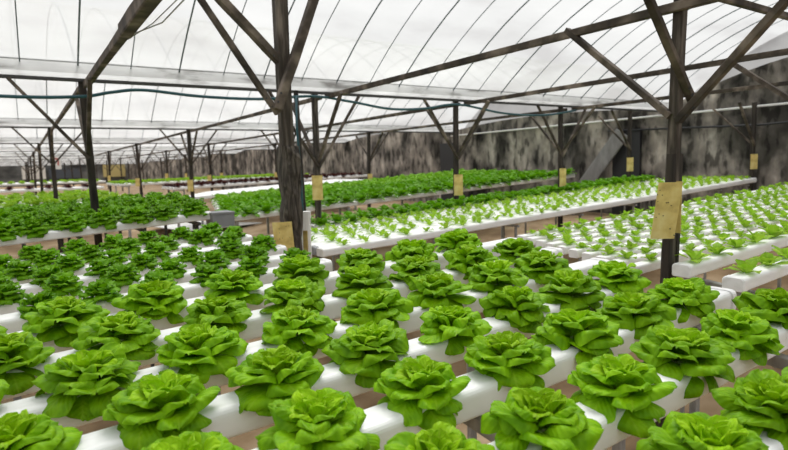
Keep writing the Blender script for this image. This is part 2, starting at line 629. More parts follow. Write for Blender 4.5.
def sticky_trap(loc, w, h, rz, label, tilt=0.0, specks=0, group='yellow sticky traps on the posts'):
    e = MB()
    n = 6
    for i in range(n + 1):
        for j in range(n + 1):
            u, v = i / n - 0.5, j / n - 0.5
            yy = 0.04 * w * math.sin(u * 3) + 0.03 * h * v * v
            e.v.append(Vector((u * w + tilt * v * h, yy, v * h)))
    k = len(e.v)
    for i in range(n + 1):
        for j in range(n + 1):
            e.v.append(e.v[i * (n + 1) + j] + Vector((0, 0.003, 0)))
    for i in range(n):
        for j in range(n):
            a = i * (n + 1) + j
            e.quad((a, a + n + 1, a + n + 2, a + 1))
            e.quad((k + a, k + a + 1, k + a + n + 2, k + a + n + 1))
    rim = [i * (n + 1) for i in range(n + 1)] + [n * (n + 1) + j for j in range(1, n + 1)] + [i * (n + 1) + n for i in range(n - 1, -1, -1)] + list(range(n - 1, 0, -1))
    for a, b_ in zip(rim, rim[1:] + rim[:1]):
        e.quad((b_, a, k + a, k + b_))
    o = e.build('sticky_trap', M['trap'], loc=loc)
    o.rotation_euler = (0, 0, rz)
    tag(o, label, 'sticky trap', group)
    if specks:
        s = MB()
        rnd = random.Random(specks)
        for _ in range(specks):
            s.box((rnd.uniform(-0.45, 0.45) * w, -0.002, rnd.uniform(-0.45, 0.45) * h), (0.003, 0.006, 0.003))
        s.build('stuck_insects', M['speck'], o)
    return o


FACE = R(56.3) - math.pi / 2          # trap turned to face back along the view
# near post with the V of braces
make_post(1.25, 2.93, 2.86, 0.068, M['wood'], 'tall grey weathered timber post with decayed bark-like base behind the butterhead lettuces',
          braces=[((1.19, 2.88, 1.79), (0.69, 2.88, 2.52), 0.036), ((1.23, 2.93, 2.08), (0.82, 2.93, 2.47), 0.055), ((1.18, 2.86, 1.81), (1.49, 2.86, 2.58), 0.058)],
          base=(1.62, 0.104), group='large near posts', lean=(0.010, 0.0))
sticky_trap((1.175, 2.84, 1.09), 0.105, 0.24, FACE + 0.25, 'dirty yellow sticky trap tied to the left of the tall decayed post', -0.06, 16)
sticky_trap((1.345, 2.94, 1.04), 0.03, 0.20, FACE - 0.5, 'narrow yellow trap edge showing right of the tall decayed post', 0.0)
# right post
pr_ = make_post(2.165, 1.225, 2.13, 0.040, M['wood'], 'dark brown timber post with V braces and large yellow card, right of the picture',
                braces=[((2.21, 1.195, 1.72), (1.86, 1.195, 2.11), 0.030), ((2.14, 1.24, 1.66), (2.14, 1.74, 2.09), 0.034), ((2.14, 1.21, 1.64), (2.14, 0.80, 2.06), 0.036)],
                group='large near posts', lean=(-0.028, 0.03))
q = MB()
q.bar((-0.016, -0.024, 0.95), (-0.008, -0.03, 1.44), 0.022, 0.03, segs=6, rough=0.15)
q.build('splint_board', M['dark_post'], pr_)
q = MB()
q.bar((0.044, -0.020, 0.8), (0.046, -0.026, 1.44), 0.022, 0.03, segs=6, rough=0.15)
q.build('splint_board', M['dark_post'], pr_)
sticky_trap((2.035, 1.185, 1.30), 0.088, 0.215, FACE - 0.15, 'large faded yellow sticky trap on the front of the right braced post', 0.12, 12)
sticky_trap((2.15, 1.215, 1.305), 0.04, 0.205, FACE - 0.9, 'second yellow sticky trap seen edge-on behind the right braced post', 0.0)
q = MB()
q.bar((2.0, 1.2, 2.135), (WX, 1.2, 2.135), 0.026, 0.026, segs=10, rough=0.15)
tag(q.build('purlin', M['wood_x']), 'timber purlin running away along the top of the right post', 'beam', None, 'thing')
make_post(3.66, 1.2, 2.13, 0.04, M['wood'], 'braced timber post beyond the right edge, holding the second tie beam',
          braces=[((3.63, 1.22, 1.66), (3.63, 1.76, 2.08), 0.034)], group='large near posts')

# posts under the gutters
for i, y in enumerate(GY[2:]):
    for j, x in enumerate([-1.2] + TX):
        if i >= 8 or (i == 0 and j == 0):
            continue
        rnd = random.Random(i * 10 + j)
        w = 0.042 if i == 0 else 0.05
        lean = (rnd.uniform(-0.04, 0.04), rnd.uniform(-0.03, 0.03))
        if i == 0 and j == 1:
            lean = (0.06, 0.25)
            w = 0.046
        if i == 0 and j == 2:
            lean = (-0.02, 0)
            x -= 0.07
        if i == 0 and j >= 3:
            x -= 0.07 * (j - 2)
        br = []
        zb = 1.55 + rnd.uniform(-0.06, 0.08)
        for sx in (-1, 1):
            if i == 0 and j == 1 and sx > 0:
                continue
            if rnd.random() < 0.85 or (i == 0 and j == 3):
                br.append(((x, y - 0.03, zb), (x + sx * 0.40, y - 0.03, GZ - 0.02), 0.026))
        if i < 4:
            br.append(((x, y, zb + 0.02), (x, y - 0.45, 2.05), 0.026))
            br.append(((x, y, zb + 0.04), (x, y + 0.45, 2.05), 0.026))
        side = ['far left', 'left', 'second', 'third', 'right'][j]
        make_post(x, y, GZ - 0.02, w, M['dark_post'] if not (i == 0 and j == 2) else M['rotten'],
                  f'dark braced timber post, {nth(j)} from the left in the {nth(i)} row of gutter posts', br, lean=lean)
        if i < 5 and j >= 2 and not (i == 0 and j == 1):
            h = 0.20 if i == 0 else 0.17
            sticky_trap((x - 0.045, y - 0.075, 1.27 + 0.02 * i + rnd.uniform(-0.03, 0.03) + (0.05 if i == 0 else 0)), 0.085, h, FACE + rnd.uniform(-0.3, 0.3),
                        f'yellow sticky trap on the {nth(j)} post of the {nth(i)} row of gutter posts')
for px_, py_, nm_ in ((6.35, 4.2, 'dark braced post right of the leaning plank'), (6.95, 3.05, 'slim dark post against the concrete wall near the bench end')):
    make_post(px_, py_, GZ - 0.02, 0.04, M['dark_post'], nm_, [((px_, py_ - 0.02, 1.6), (px_ - 0.4, py_ - 0.02, 2.08), 0.026), ((px_, py_, 1.62), (px_, py_ + 0.45, 2.06), 0.026)])
    sticky_trap((px_ - 0.028, py_ - 0.032, 1.43), 0.085, 0.17, FACE, 'yellow sticky trap on the ' + nm_)
# slim dark pole with a hose up its side, beside the second gutter post
q = MB()
q.bar((1.90, 4.10, 0.2), (1.86, 4.12, 2.1), 0.03, 0.03, segs=6, rough=0.1)
tag(q.build('slim_pole', M['dark_post']), 'slim dark pole standing just behind the tall decayed post', 'pole')

# loose twine hanging off the spliced left tie beam
q = MB()
q.tube([(0.43, 1.5, 2.05), (0.45, 1.75, 2.0), (0.45, 2.05, 2.0), (0.43, 2.5, 2.05)], 0.0025, 5)
q.tube([(0.43, 1.6, 2.05), (0.46, 1.8, 2.03), (0.45, 2.2, 2.03), (0.43, 2.6, 2.05)], 0.002, 5)
tag(q.build('twine', M['steel'], smooth=True), 'loose thin twine hanging under the left tie beam', 'twine')

# hoses
q = MB()
hp = [(-0.9, 4.1, 1.99), (-0.04, 4.1, 1.97), (0.37, 4.1, 1.985), (0.55, 4.1, 2.02), (0.75, 4.1, 2.045), (1.12, 4.1, 2.02), (1.56, 4.1, 2.02), (2.0, 4.1, 2.06), (2.35, 4.1, 2.03), (2.73, 4.1, 1.985), (3.1, 4.1, 2.0), (3.5, 4.1, 2.05), (4.1, 4.1, 1.985), (4.7, 4.1, 1.985), (5.2, 4.1, 2.05)]


def spline(P, n=6):
    P = [Vector(p) for p in P]
    o = []
    for i in range(len(P) - 1):
        a, b_, c, d = P[max(i - 1, 0)], P[i], P[i + 1], P[min(i + 2, len(P) - 1)]
        for k in range(n):
            t = k / n
            o.append(0.5 * ((2 * b_) + (c - a) * t + (2 * a - 5 * b_ + 4 * c - d) * t * t + (3 * b_ - a - 3 * c + d) * t ** 3))
    return o + [P[-1]]


q.tube(spline(hp), 0.011, 7)
tag(q.build('water_hose', M['hose'], smooth=True), 'teal water hose slung in waves along the nearest gutter', 'hose')
q = MB()
q.tube([(1.83, 4.05, 2.05), (1.82, 4.04, 1.8), (1.84, 4.05, 1.4), (1.85, 4.05, 0.3)], 0.009, 6)
tag(q.build('drop_hose', M['hose'], smooth=True), 'teal hose dropping down the slim pole behind the decayed post', 'hose')

# ------------------------------------------------------------------ growing channels and tables
def channel_profile(w, h, r):
    pts = []
    for (cx, cz, a0) in ((w / 2 - r, -r, 0), (-w / 2 + r, -r, 90), (-w / 2 + r * 0.6, -h + r * 0.6, 180), (w / 2 - r * 0.6, -h + r * 0.6, 270)):
        rr = r if a0 < 180 else r * 0.6
        for k in range(5):
            a = R(a0 + 90 * k / 4)
            pts.append((cx + rr * math.cos(a), cz + rr * math.sin(a)))
    return pts


def channel(x0, x1, y, zf, label, w=0.098, h=0.066, mtl='pvc', group=None, cap='pvc', strap=()):
    """white growing pipe; zf(x) is its top"""
    e = link('growing_pipe', None, loc=(x0, y, zf(x0)))
    tag(e, label, 'growing pipe', group)
    prof = channel_profile(w, h, min(0.016, w * 0.2))
    k = len(prof)

    def ring(q, x, s=1.0):
        n = len(q.v)
        for py, pz in prof:
            q.v.append(Vector((x - x0, py * s, zf(x) - zf(x0) + (pz + h / 2) * s - h / 2)))
        return n
    q = MB()
    a = ring(q, x0)
    b_ = ring(q, x1)
    for j in range(k):
        q.quad((a + j, b_ + j, b_ + (j + 1) % k, a + (j + 1) % k))
    q.build('channel', M[mtl], e, smooth=False)
    for x, d in ((x0, -1), (x1, 1)):
        q = MB()
        a = ring(q, x - d * 0.02, 1.05)
        b_ = ring(q, x + d * 0.006, 1.05)
        c = ring(q, x + d * 0.010, 0.93)
        for p_, r_ in ((a, b_), (b_, c)):
            for j in range(k):
                f_ = (p_ + j, r_ + j, r_ + (j + 1) % k, p_ + (j + 1) % k)
                q.quad(f_ if d > 0 else f_[::-1])
        q.quad(tuple(c + j for j in range(k)) if d > 0 else tuple(c + j for j in range(k - 1, -1, -1)))
        q.build('end_cap', M[cap], e)
    for x in strap:
        q = MB()
        a = ring(q, x - 0.006, 1.07)
        b_ = ring(q, x + 0.006, 1.07)
        for j in range(k):
            q.quad((a + j, b_ + j, b_ + (j + 1) % k, a + (j + 1) % k))
        q.build('strap', M['black'], e)
    return e


def frame(name, label, xs_, y0, y1, zf, drop=0.075, legs=None, lw=0.035, mtl='steel', group='pipe stands'):
    e = link('pipe_stand', None, loc=(xs_[0], y0, ground_z(xs_[0], y0)))
    tag(e, label, 'stand', group)
    L = e.location
    for x in xs_:
        q = MB()
        q.bar(Vector((x, y0, zf(x, y0) - drop - 0.02)) - L, Vector((x, y1, zf(x, y1) - drop - 0.02)) - L, lw, lw)
        q.build('cross_bar', M[mtl], e)
        for y in (legs or (y0 + 0.03, y1 - 0.03)):
            q = MB()
            q.bar(Vector((x, y, ground_z(x, y) - 0.02)) - L, Vector((x, y, zf(x, y) - drop - 0.03)) - L, lw, lw)
            q.build('leg', M[mtl], e)
    return e


# ------------------------------------------------------------------ plants
def leaf(mb, rnd, az, L, Wd, th0, th1, cup, lip, rip, rfreq, nu=9, nv=8, r_base=0.006, z_base=0.01, mi=0, tipcurl=0.0, side=0.0, wav=0.0):
    """spoon-shaped leaf: centre line bends from th0 to th1 (elevation), blade cupped across, edge rippled and rolled outwards"""
    ca, sa = math.cos(az), math.sin(az)
    rad, tan = Vector((ca, sa, 0)), Vector((-sa, ca, 0))
    p = rad * r_base + Vector((0, 0, z_base))
    n0 = len(mb.v)
    ph1, ph2 = rnd.uniform(0, 6.3), rnd.uniform(0, 6.3)
    du = L / nu
    for i in range(nu + 1):
        u = i / nu
        th = th0 + (th1 - th0) * (u ** 1.25) - tipcurl * max(0, (u - 0.72) / 0.28) ** 2
        d = rad * math.cos(th) + Vector((0, 0, math.sin(th)))
        nrm = Vector((0, 0, math.cos(th))) - rad * math.sin(th)      # towards the head's axis / up
        if i:
            p = p + d * du
        if u < 0.64:
            s_ = u / 0.64
            wf = 0.26 + 0.74 * (s_ * s_ * (3 - 2 * s_)) ** 0.8
        else:
            x = (u - 0.64) / 0.36
            wf = max(0.0, 1 - (x * 0.985) ** 2.6) ** 0.55
        w = Wd / 2 * wf
        for j in range(nv + 1):
            v = 2 * j / nv - 1
            c = cup * (0.35 + 0.65 * u)
            if abs(c) < 0.05:
                lx, ln = w * v, 0.0
            else:
                lx, ln = w * math.sin(c * v) / c, w * (1 - math.cos(c * v)) / c
            e_ = max(abs(v), max(0.0, (u - 0.55) / 0.45))
            ln -= lip * w * max(0.0, (abs(v) - 0.6) / 0.4) ** 2 * min(1, u * 1.6)
            s2 = u * 3.0 + (1.7 if v > 0 else 0) + v * 1.1 * u
            ln += 0.85 * rip * e_ ** 2.2 * math.sin(rfreq * s2 + ph1) * (0.25 + 0.75 * u)
            lx += rip * 0.32 * e_ ** 2 * math.sin(rfreq * 1.3 * s2 + ph2) * u
            ln += wav * math.sin(4.5 * u + ph2) * (1 - 0.3 * abs(v)) * u
            sk = side * u * u * L
            mb.v.append(p + tan * (lx + sk) + nrm * ln)
    for i in range(nu):
        for j in range(nv):
            a = n0 + i * (nv + 1) + j
            u0_, u1_ = i / nu, (i + 1) / nu
            v0_, v1_ = j / nv, (j + 1) / nv
            mb.quad((a, a + nv + 1, a + nv + 2, a + 1), [(u0_, v0_), (u1_, v0_), (u1_, v1_), (u0_, v1_)], mi)


GA = math.pi * (3 - math.sqrt(5))


def lerp(a, b, t):
    return a + (b - a) * t


def butterhead(seed):
    rnd = random.Random(seed)
    out, heart, stem = MB(), MB(), MB()
    n = 36
    a0 = rnd.uniform(0, 6.3)
    for k in range(n):
        t = k / (n - 1)
        az = a0 + k * GA + rnd.uniform(-0.3, 0.3)
        j = lambda s: 1 + rnd.uniform(-s, s)
        if k < 9:                     # drooping skirt leaves
            q = k / 8
            L, Wd = lerp(0.092, 0.108, q) * j(0.12), 0.092 * j(0.15)
            th0, th1 = R(lerp(2, 26, q)) + rnd.uniform(-0.12, 0.12), R(lerp(-66, -36, q)) + rnd.uniform(-0.2, 0.2)
            cup, lip, tip = rnd.uniform(-0.8, 0.2), 0.1, 0.2
        elif k < 24:                  # wide open spoons with rolled rims
            q = (k - 9) / 14
            L, Wd = lerp(0.112, 0.092, q) * j(0.10), lerp(0.106, 0.092, q) * j(0.14)
            th0, th1 = R(lerp(28, 62, q)) + rnd.uniform(-0.1, 0.1), R(lerp(-14, 26, q)) + rnd.uniform(-0.22, 0.22)
            cup, lip, tip = lerp(0.45, 1.35, q) + rnd.uniform(-0.35, 0.35), rnd.uniform(0.4, 0.9), rnd.uniform(0.1, 0.8)
        else:                         # loosely furled heart
            q = (k - 24) / (n - 25)
            L, Wd = lerp(0.084, 0.066, q) * j(0.08), lerp(0.082, 0.060, q) * j(0.12)
            th0, th1 = R(lerp(62, 85, q)), R(lerp(28, 70, q)) + rnd.uniform(-0.2, 0.2)
            cup, lip, tip = lerp(1.3, 2.1, q) + rnd.uniform(-0.2, 0.3), rnd.uniform(0.25, 0.6), rnd.uniform(0.4, 1.1)
        leaf(out if k < 24 else heart, rnd, az, L, Wd, th0, th1, cup, lip, lerp(0.008, 0.005, t), rnd.uniform(1.4, 2.6), 12, 12,
             lerp(0.014, 0.003, t), lerp(0.010, 0.030, t), 0, tip, rnd.uniform(-0.35, 0.35), 0.006)
    stem.tube([(0, 0, -0.03), (0, 0, 0.035)], 0.013, 8)
    return out.mesh('outer_leaves', M['butter'], True), heart.mesh('heart', M['heart'], True), stem.mesh('stem', M['stem'], True)


def curly(seed):
    rnd = random.Random(seed)
    out, heart = MB(), MB()
    n = 22
    a0 = rnd.uniform(0, 6.3)
    for k in range(n):
        t = k / (n - 1)
        az = a0 + k * GA + rnd.uniform(-0.2, 0.2)
        L = lerp(0.084, 0.058, t) * rnd.uniform(0.9, 1.1)
        Wd = lerp(0.084, 0.054, t)
        leaf(out if t < 0.65 else heart, rnd, az, L, Wd, R(lerp(14, 76, t)), R(lerp(-48, 28, t)), lerp(-0.4, 0.7, t), 0.25, 0.010, rnd.uniform(6.5, 8.5), 8, 12,
             0.006, lerp(0.006, 0.03, t), 0, 0.4, rnd.uniform(-0.2, 0.2), 0.004)
    return out.mesh('outer_leaves', M['curly'], True), heart.mesh('heart', M['curly'], True)


def tuft(seed, mtl, n, L, Wd, e0, e1, nu=4, nv=4, rip=0.004, name='leaf_rosette'):
    rnd = random.Random(seed)
    out = MB()
    a0 = rnd.uniform(0, 6.3)
    for k in range(n):
        t = k / max(1, n - 1)
        leaf(out, rnd, a0 + k * GA, L * lerp(1.0, 0.75, t) * rnd.uniform(0.8, 1.15), Wd * rnd.uniform(0.8, 1.1), R(lerp(e0[0], e0[1], t)), R(lerp(e1[0], e1[1], t)), 0.5, 0.1, rip, 4, nu, nv,
             0.003, 0.0, 0, 0.2, rnd.uniform(-0.2, 0.2))
    return out.mesh(name, M[mtl], True)


BUT = [butterhead(s) for s in range(8)]
CUR = [curly(20 + s) for s in range(6)]
SEED = [tuft(40 + s, 'young', 5 + s % 3, 0.066, 0.036, (35, 80), (-5, 50)) for s in range(6)]
YNG = [tuft(60 + s, 'young', 7 + s % 3, 0.072, 0.044, (25, 80), (-10, 50)) for s in range(6)]
GRN = [tuft(80 + s, 'green', 13, 0.098, 0.075, (20, 82), (-35, 50), 4, 4, 0.006) for s in range(5)]
PAL = [tuft(100 + s, 'young', 11, 0.088, 0.066, (25, 82), (-25, 50), 4, 4, 0.006) for s in range(4)]
RED = [tuft(120 + s, 'red', 11, 0.090, 0.068, (20, 82), (-25, 50), 4, 4, 0.006) for s in range(4)]

rp = random.Random(99)


def put(name, parts, names, loc, label, cat, group, rz, sc):
    e = link(name, None, loc=loc, rz=rz, sc=sc)
    tag(e, label, cat, group)
    for n_, me in zip(names, parts):
        link(n_, me, e)
    return e


def plant(name, me, loc, label, group, sc, cat='lettuce'):
    o = link(name, me, loc=loc, rz=rp.uniform(0, 6.28), sc=sc)
    o.rotation_euler.x = rp.uniform(-0.12, 0.12)
    o.rotation_euler.y = rp.uniform(-0.12, 0.12)
    return tag(o, label, cat, group)


def at_post(x, y, r=0.10):
    return any(abs(y - gy) < r for gy in GY) and any(abs(x - tx) < r for tx in TX + [-1.2])


def in_view(p, mx=60, my=60):
    q = project(p)
    return q is not None and -mx < q[0] < 788 + mx and -my < q[1] < 450 + my


# ---- the front table of butterhead lettuces
ROW_Y = lambda k: 1.401 - 0.236 * k
OFF = {-2: 0.085, -1: -0.057, 0: 0.097, 1: -0.048, 2: 0.185, 3: 0.279, 4: 0.183}
LAST = {-2: 6, -1: 7, 0: 6, 1: 7, 2: 6, 3: 6, 4: 6}
for k in range(4, -3, -1):
    y = ROW_Y(k)
    nm = nth(4 - k) if k < 5 else None
    zf = lambda x, y=y: bed_z(x, y)
    channel(-1.1, 1.93 if k != 1 else 1.75, y, zf, f'white growing pipe under butterhead lettuces, {nth(4 - k)} from the camera', group='front table pipes',
            strap=(1.15,) if k == 2 else (), w=0.092, h=0.068)
    if k == 5:
        continue
    c = 0
    for i in range(-3, LAST[k] + 1):
        x = OFF[k] + 0.25 * i
        if not in_view((x, y, bed_z(x, y) + 0.05), 75, 75):
            continue
        q3 = project((x, y, bed_z(x, y)))
        if q3[2] < 0.55:
            continue
        e = put('butterhead_lettuce', BUT[(i * 3 + k * 5) % 8], ('outer_leaves', 'heart', 'stem'), (x + rp.uniform(-0.008, 0.008), y + rp.uniform(-0.006, 0.006), bed_z(x, y) - 0.011),
                f'bright butterhead lettuce, {nth(c)} from the left on the {nth(4 - k)} butterhead row from the camera', 'lettuce',
                'butterhead lettuces on the front table', rp.uniform(0, 6.28), rp.uniform(0.88, 0.98))
        c += 1
frame('s', 'grey metal legs and cross bars under the front butterhead pipes', (-0.2, 0.83, 1.72), 0.05, 2.0, bed_z, legs=(0.35, 1.16, 1.95))
q = MB()
q.bar((1.38, 1.045, 0.955), (1.98, 1.045, 0.98), 0.05, 0.06)
tag(q.build('black_drain_tray', M['black']), 'black drain tray between two butterhead pipes by the right post', 'tray')

# ---- curly lettuces behind them
for r in range(6):
    y = 2.12 + 0.24 * r
    zf = lambda x, y=y: bed_z(x, y)
    channel(-1.3, 1.06, y, zf, f'white growing pipe under curly lettuces, {nth(r)} behind the butterhead rows', group='curly lettuce pipes', w=0.09)
    c = 0
    off = (0.05, -0.04, 0.10, 0.01, -0.07, 0.06)[r]
    for i in range(-6, 8):
        x = off + 0.178 * i - 0.02
        if x > (1.05 if r > 1 else 1.0) or not in_view((x, y, bed_z(x, y) + 0.04), 30, 40):
            continue
        if rp.random() < 0.04:
            continue
        put('curly_lettuce', CUR[(i * 5 + r * 3) % 6], ('outer_leaves', 'heart'), (x + rp.uniform(-0.015, 0.015), y, bed_z(x, y) - 0.002),
            f'green curly lettuce, {nth(c)} from left in the {nth(r)} curly row behind the butterheads', 'lettuce', 'curly lettuces on the low bed',
            rp.uniform(0, 6.28), rp.uniform(0.80, 0.94))
        c += 1
frame('s', 'metal stand under the low curly lettuce pipes', (-0.4, 0.9), 2.08, 3.36, bed_z)

# ---- raised curly bed on the left
rz_ = lambda x, y: 1.175 + 0.055 * x
for r in range(9):
    y = 3.72 + 0.235 * r
    x1 = 1.02 + 0.03 * r
    zf = lambda x, y=y: rz_(x, y)
    channel(-1.1, x1, y, zf, f'white growing pipe of the raised left bed, {nth(r)} from its front', group='raised bed pipes', w=0.085, h=0.05)
    c = 0
    for i in range(-12, 10):
        x = x1 - 0.09 - 0.172 * (9 - i) + 0.03 * (r % 3)
        if x > x1 - 0.04 or not in_view((x, y, rz_(x, y) + 0.04), 25, 40):
            continue
        if math.hypot(x - 0.42, y - 4.31) < 0.10:
            continue
        put('curly_lettuce', CUR[(i * 7 + r * 5) % 6], ('outer_leaves', 'heart'), (x + rp.uniform(-0.015, 0.015), y, rz_(x, y) - 0.002),
            f'green curly lettuce, {nth(c)} from left in the {nth(r)} row of the raised bed', 'lettuce', 'curly lettuces on the raised bed',
            rp.uniform(0, 6.28), rp.uniform(1.02, 1.22))
        c += 1
frame('s', 'dark stand with thin legs under the raised left bed', (-0.6, 0.0, 0.28, 0.62, 0.95), 3.68, 5.64, rz_, drop=0.05, lw=0.02, mtl='rail', legs=(3.75, 4.7, 5.6))
q = MB()
q.box((0, 0, 0), (0.14, 0.16, 0.085))
q.box((0, 0, 0.046), (0.15, 0.17, 0.012))
tag(q.build('drain_box', M['pvc_grey'], loc=(1.09, 3.70, 1.175)), 'grey plastic drain box at the right end of the raised bed', 'box')
# white pipe ends lying low at the left edge, shade painted in as grey
for r in range(4):
    y = 3.62 + 0.1 * r
    z0 = 0.93 + 0.02 * r
    channel(-1.6, 0.12 - 0.03 * r, y, lambda x, z0=z0: z0 + 0.03 * x, f'empty white pipe painted shade-grey, {nth(r)} from the front below the raised left bed', w=0.08, h=0.05, mtl='pvc_grey', cap='pvc_grey', group='shade-grey pipes')
frame('s', 'low stand under the shade-grey painted pipes', (-0.9, -0.1), 3.58, 3.96, lambda x, y: 0.93 + 0.03 * x, drop=0.05, lw=0.03)
q = MB()
q.box((0, 0, 0), (1.6, 1.5, 0.012), Matrix.Rotation(0.2, 3, 'Z'))  # thin pale slab added for a pale patch of floor
tag(q.build('ground_patch', M['sheet'], loc=(2.6, 9.3, ground_z(2.6, 9.3) + 0.03)), 'pale flat patch on the ground beneath the raised bed', 'sheet')

# ---- long white bench of seedlings
bz = lambda x, y: 0.955 + 0.043 * x
n_s = 0
for r in range(9):
    y = 3.0 + 0.105 * r
    zf = lambda x, y=y: bz(x, y)
    channel(1.47, 6.85, y, zf, f'white pipe of the long seedling bench, {nth(r)} from its front edge', group='seedling bench pipes', w=0.085, h=0.05, cap='pvc_grey' if r else 'pvc')
    off = rp.uniform(0, 0.1)
    c = 0
    for i in range(33):
        x = 1.56 + off + 0.16 * i
        if x > 6.8:
            break
        if rp.random() < 0.06:
            continue
        plant('lettuce_seedling', SEED[rp.randrange(6)], (x, y + rp.uniform(-0.01, 0.01), bz(x, y) - 0.002),
              f'pale green seedling, {nth(c)} from the left in the {nth(r)} row of the long white bench', 'seedlings on the long bench', rp.uniform(0.75, 1.15))
        c += 1
frame('s', 'thin legs and cross bars under the long seedling bench', (1.6, 2.35, 3.1, 3.85, 4.6, 5.35, 6.1, 6.7), 2.96, 3.9, bz, drop=0.05, lw=0.016, group='bench stands')
# ---- dark green strip behind it
for r in range(3):
    y = (4.02, 4.11, 4.31)[r]
    zf = lambda x, y=y: bz(x, y)
    channel(1.95, 6.7, y, zf, f'white pipe in the green strip behind the seedling bench, {nth(r)} from the front', group='green strip pipes', w=0.07, h=0.05)
    c = 0
    for i in range(40):
        x = 2.0 + 0.13 * i + 0.03 * (r % 2)
        if x > 6.65:
            break
        if abs(y - 4.2) < 0.09 and min(abs(x - t) for t in TX) < 0.07:
            continue
        plant('leaf_lettuce', GRN[rp.randrange(5)], (x, y, bz(x, y) - 0.002), f'green leaf lettuce, {nth(c)} from the left in the {nth(r)} row behind the seedling bench', 'leaf lettuces behind the seedling bench', rp.uniform(0.8, 1.05))
        c += 1
frame('s', 'low stand under the green strip behind the seedling bench', (2.25, 4.3, 6.5), 3.98, 4.38, bz, drop=0.05, lw=0.016, group='bench stands')

# ---- right-hand bed of young lettuces
yz = lambda x, y: 0.955 + 0.043 * x
for r in range(10):
    y = 1.40 + 0.105 * r
    x0 = 2.16 + 0.035 * r
    zf = lambda x, y=y: yz(x, y)
    channel(x0, 6.9, y, zf, f'white pipe of the right young-lettuce bed, {nth(r)} from its front edge', group='right bed pipes', w=0.052, h=0.042)
    c = 0
    off = rp.uniform(0, 0.08)
    for i in range(31):
        x = x0 + 0.06 + off + 0.158 * i
        if x > 6.85 or not in_view((x, y, 1.0), 20, 30):
            continue
        if rp.random() < 0.04:
            continue
        plant('young_lettuce', YNG[rp.randrange(6)], (x, y + rp.uniform(-0.008, 0.008), yz(x, y) - 0.002),
              f'young lettuce, {nth(c)} from the left in the {nth(r)} row of the right bed', 'young lettuces on the right bed', rp.uniform(0.62, 0.9))
        c += 1
frame('s', 'thin legs and bars under the right young-lettuce bed', (2.6, 3.6, 4.6, 5.6, 6.6), 1.38, 2.37, yz, drop=0.05, lw=0.016, group='bench stands')
# ---- three wide-spaced pipes going on past the front table
for r, (yy, x0) in enumerate(((1.165, 2.12), (0.965, 2.10), (0.75, 2.06))):
    zf = lambda x, y=yy: bed_z(x, y) - 0.0
    channel(x0, 4.6, yy, zf, f'white pipe with sparse young lettuces beyond the front table, {nth(r)} from the right bed', group='sparse pipes', w=0.074, h=0.05)
    c = 0
    for i in range(12):
        x = x0 + 0.09 + 0.17 * i
        if not in_view((x, yy, 1.05), 20, 30):
            continue
        plant('young_lettuce', YNG[rp.randrange(6)], (x, yy, bed_z(x, yy) - 0.002),
              f'young lettuce, {nth(c)} from the left on the {nth(r)} sparse pipe past the front table', 'young lettuces on the sparse pipes', rp.uniform(1.0, 1.3))
        c += 1
frame('s', 'stand under the sparse pipes beyond the front table', (2.25, 3.4, 4.4), 0.72, 1.2, bed_z, lw=0.03, group='bench stands')

# ---- the green field bed behind the gutter posts
fz = lambda x, y: 0.96 + 0.05 * x + 0.008 * (y - 5.4)
cnt = 0
far_pts = []
for r in range(13):
    y = 5.42 + 0.2 * r
    zf = lambda x, y=y: fz(x, y)
    channel(1.62 + 0.05 * r, 6.8, y, zf, f'white pipe of the green lettuce bed behind the posts, {nth(r)} from its front', group='green bed pipes', w=0.085, h=0.05)
    c = 0
    for i in range(32):
        x = 1.70 + 0.05 * r + 0.185 * i + 0.05 * (r % 2)
        if x > 6.75:
            break
        s = rp.uniform(1.15, 1.4)
        if cnt < 200:
            plant('leaf_lettuce', GRN[rp.randrange(5)], (x, y, fz(x, y) - 0.002), f'green leaf lettuce, {nth(c)} from left in the {nth(r)} row behind the posts', 'leaf lettuces behind the posts', s)
        else:
            far_pts.append((x, y, fz(x, y), s))
        cnt += 1
        c += 1


def mass(pts, protos, name, mtl, label, cat):
    mb = MB()
    for (x, y, z, s) in pts:
        me = protos[rp.randrange(len(protos))]
        a = rp.uniform(0, 6.28)
        mt_ = Matrix.Translation((x, y, z)) @ Matrix.Rotation(a, 4, 'Z') @ Matrix.Scale(s, 4)
        n0 = len(mb.v)
        mb.v += [mt_ @ v.co for v in me.vertices]
        for p_ in me.polygons:
            mb.quad(tuple(n0 + i for i in p_.vertices))
    o = mb.build(name, M[mtl], smooth=True)
    return tag(o, label, cat, None, 'stuff')


mass(far_pts, GRN, 'far_leaf_lettuces', 'green', 'dense green lettuces filling the rear of the bed behind the posts', 'lettuces')
frame('s', 'stand under the green lettuce bed behind the posts', (1.75, 3.0, 4.2, 5.4, 6.6), 5.38, 7.86, fz, drop=0.05, lw=0.03, group='bench stands')

# ---- empty white pipes
wz = lambda x, y: 1.0 + 0.05 * x
for r in range(9):
    y = 8.75 + 0.13 * r
    zf = lambda x, y=y: wz(x, y)
    channel(1.95 + 0.09 * r, 5.2, y, zf, f'empty bright white pipe beyond the green bed, {nth(r)} from the front', group='empty white pipes', w=0.115, h=0.05)
frame('s', 'stand under the empty white pipes', (2.3, 3.6, 5.0), 8.7, 9.85, wz, drop=0.05, lw=0.03, group='bench stands')

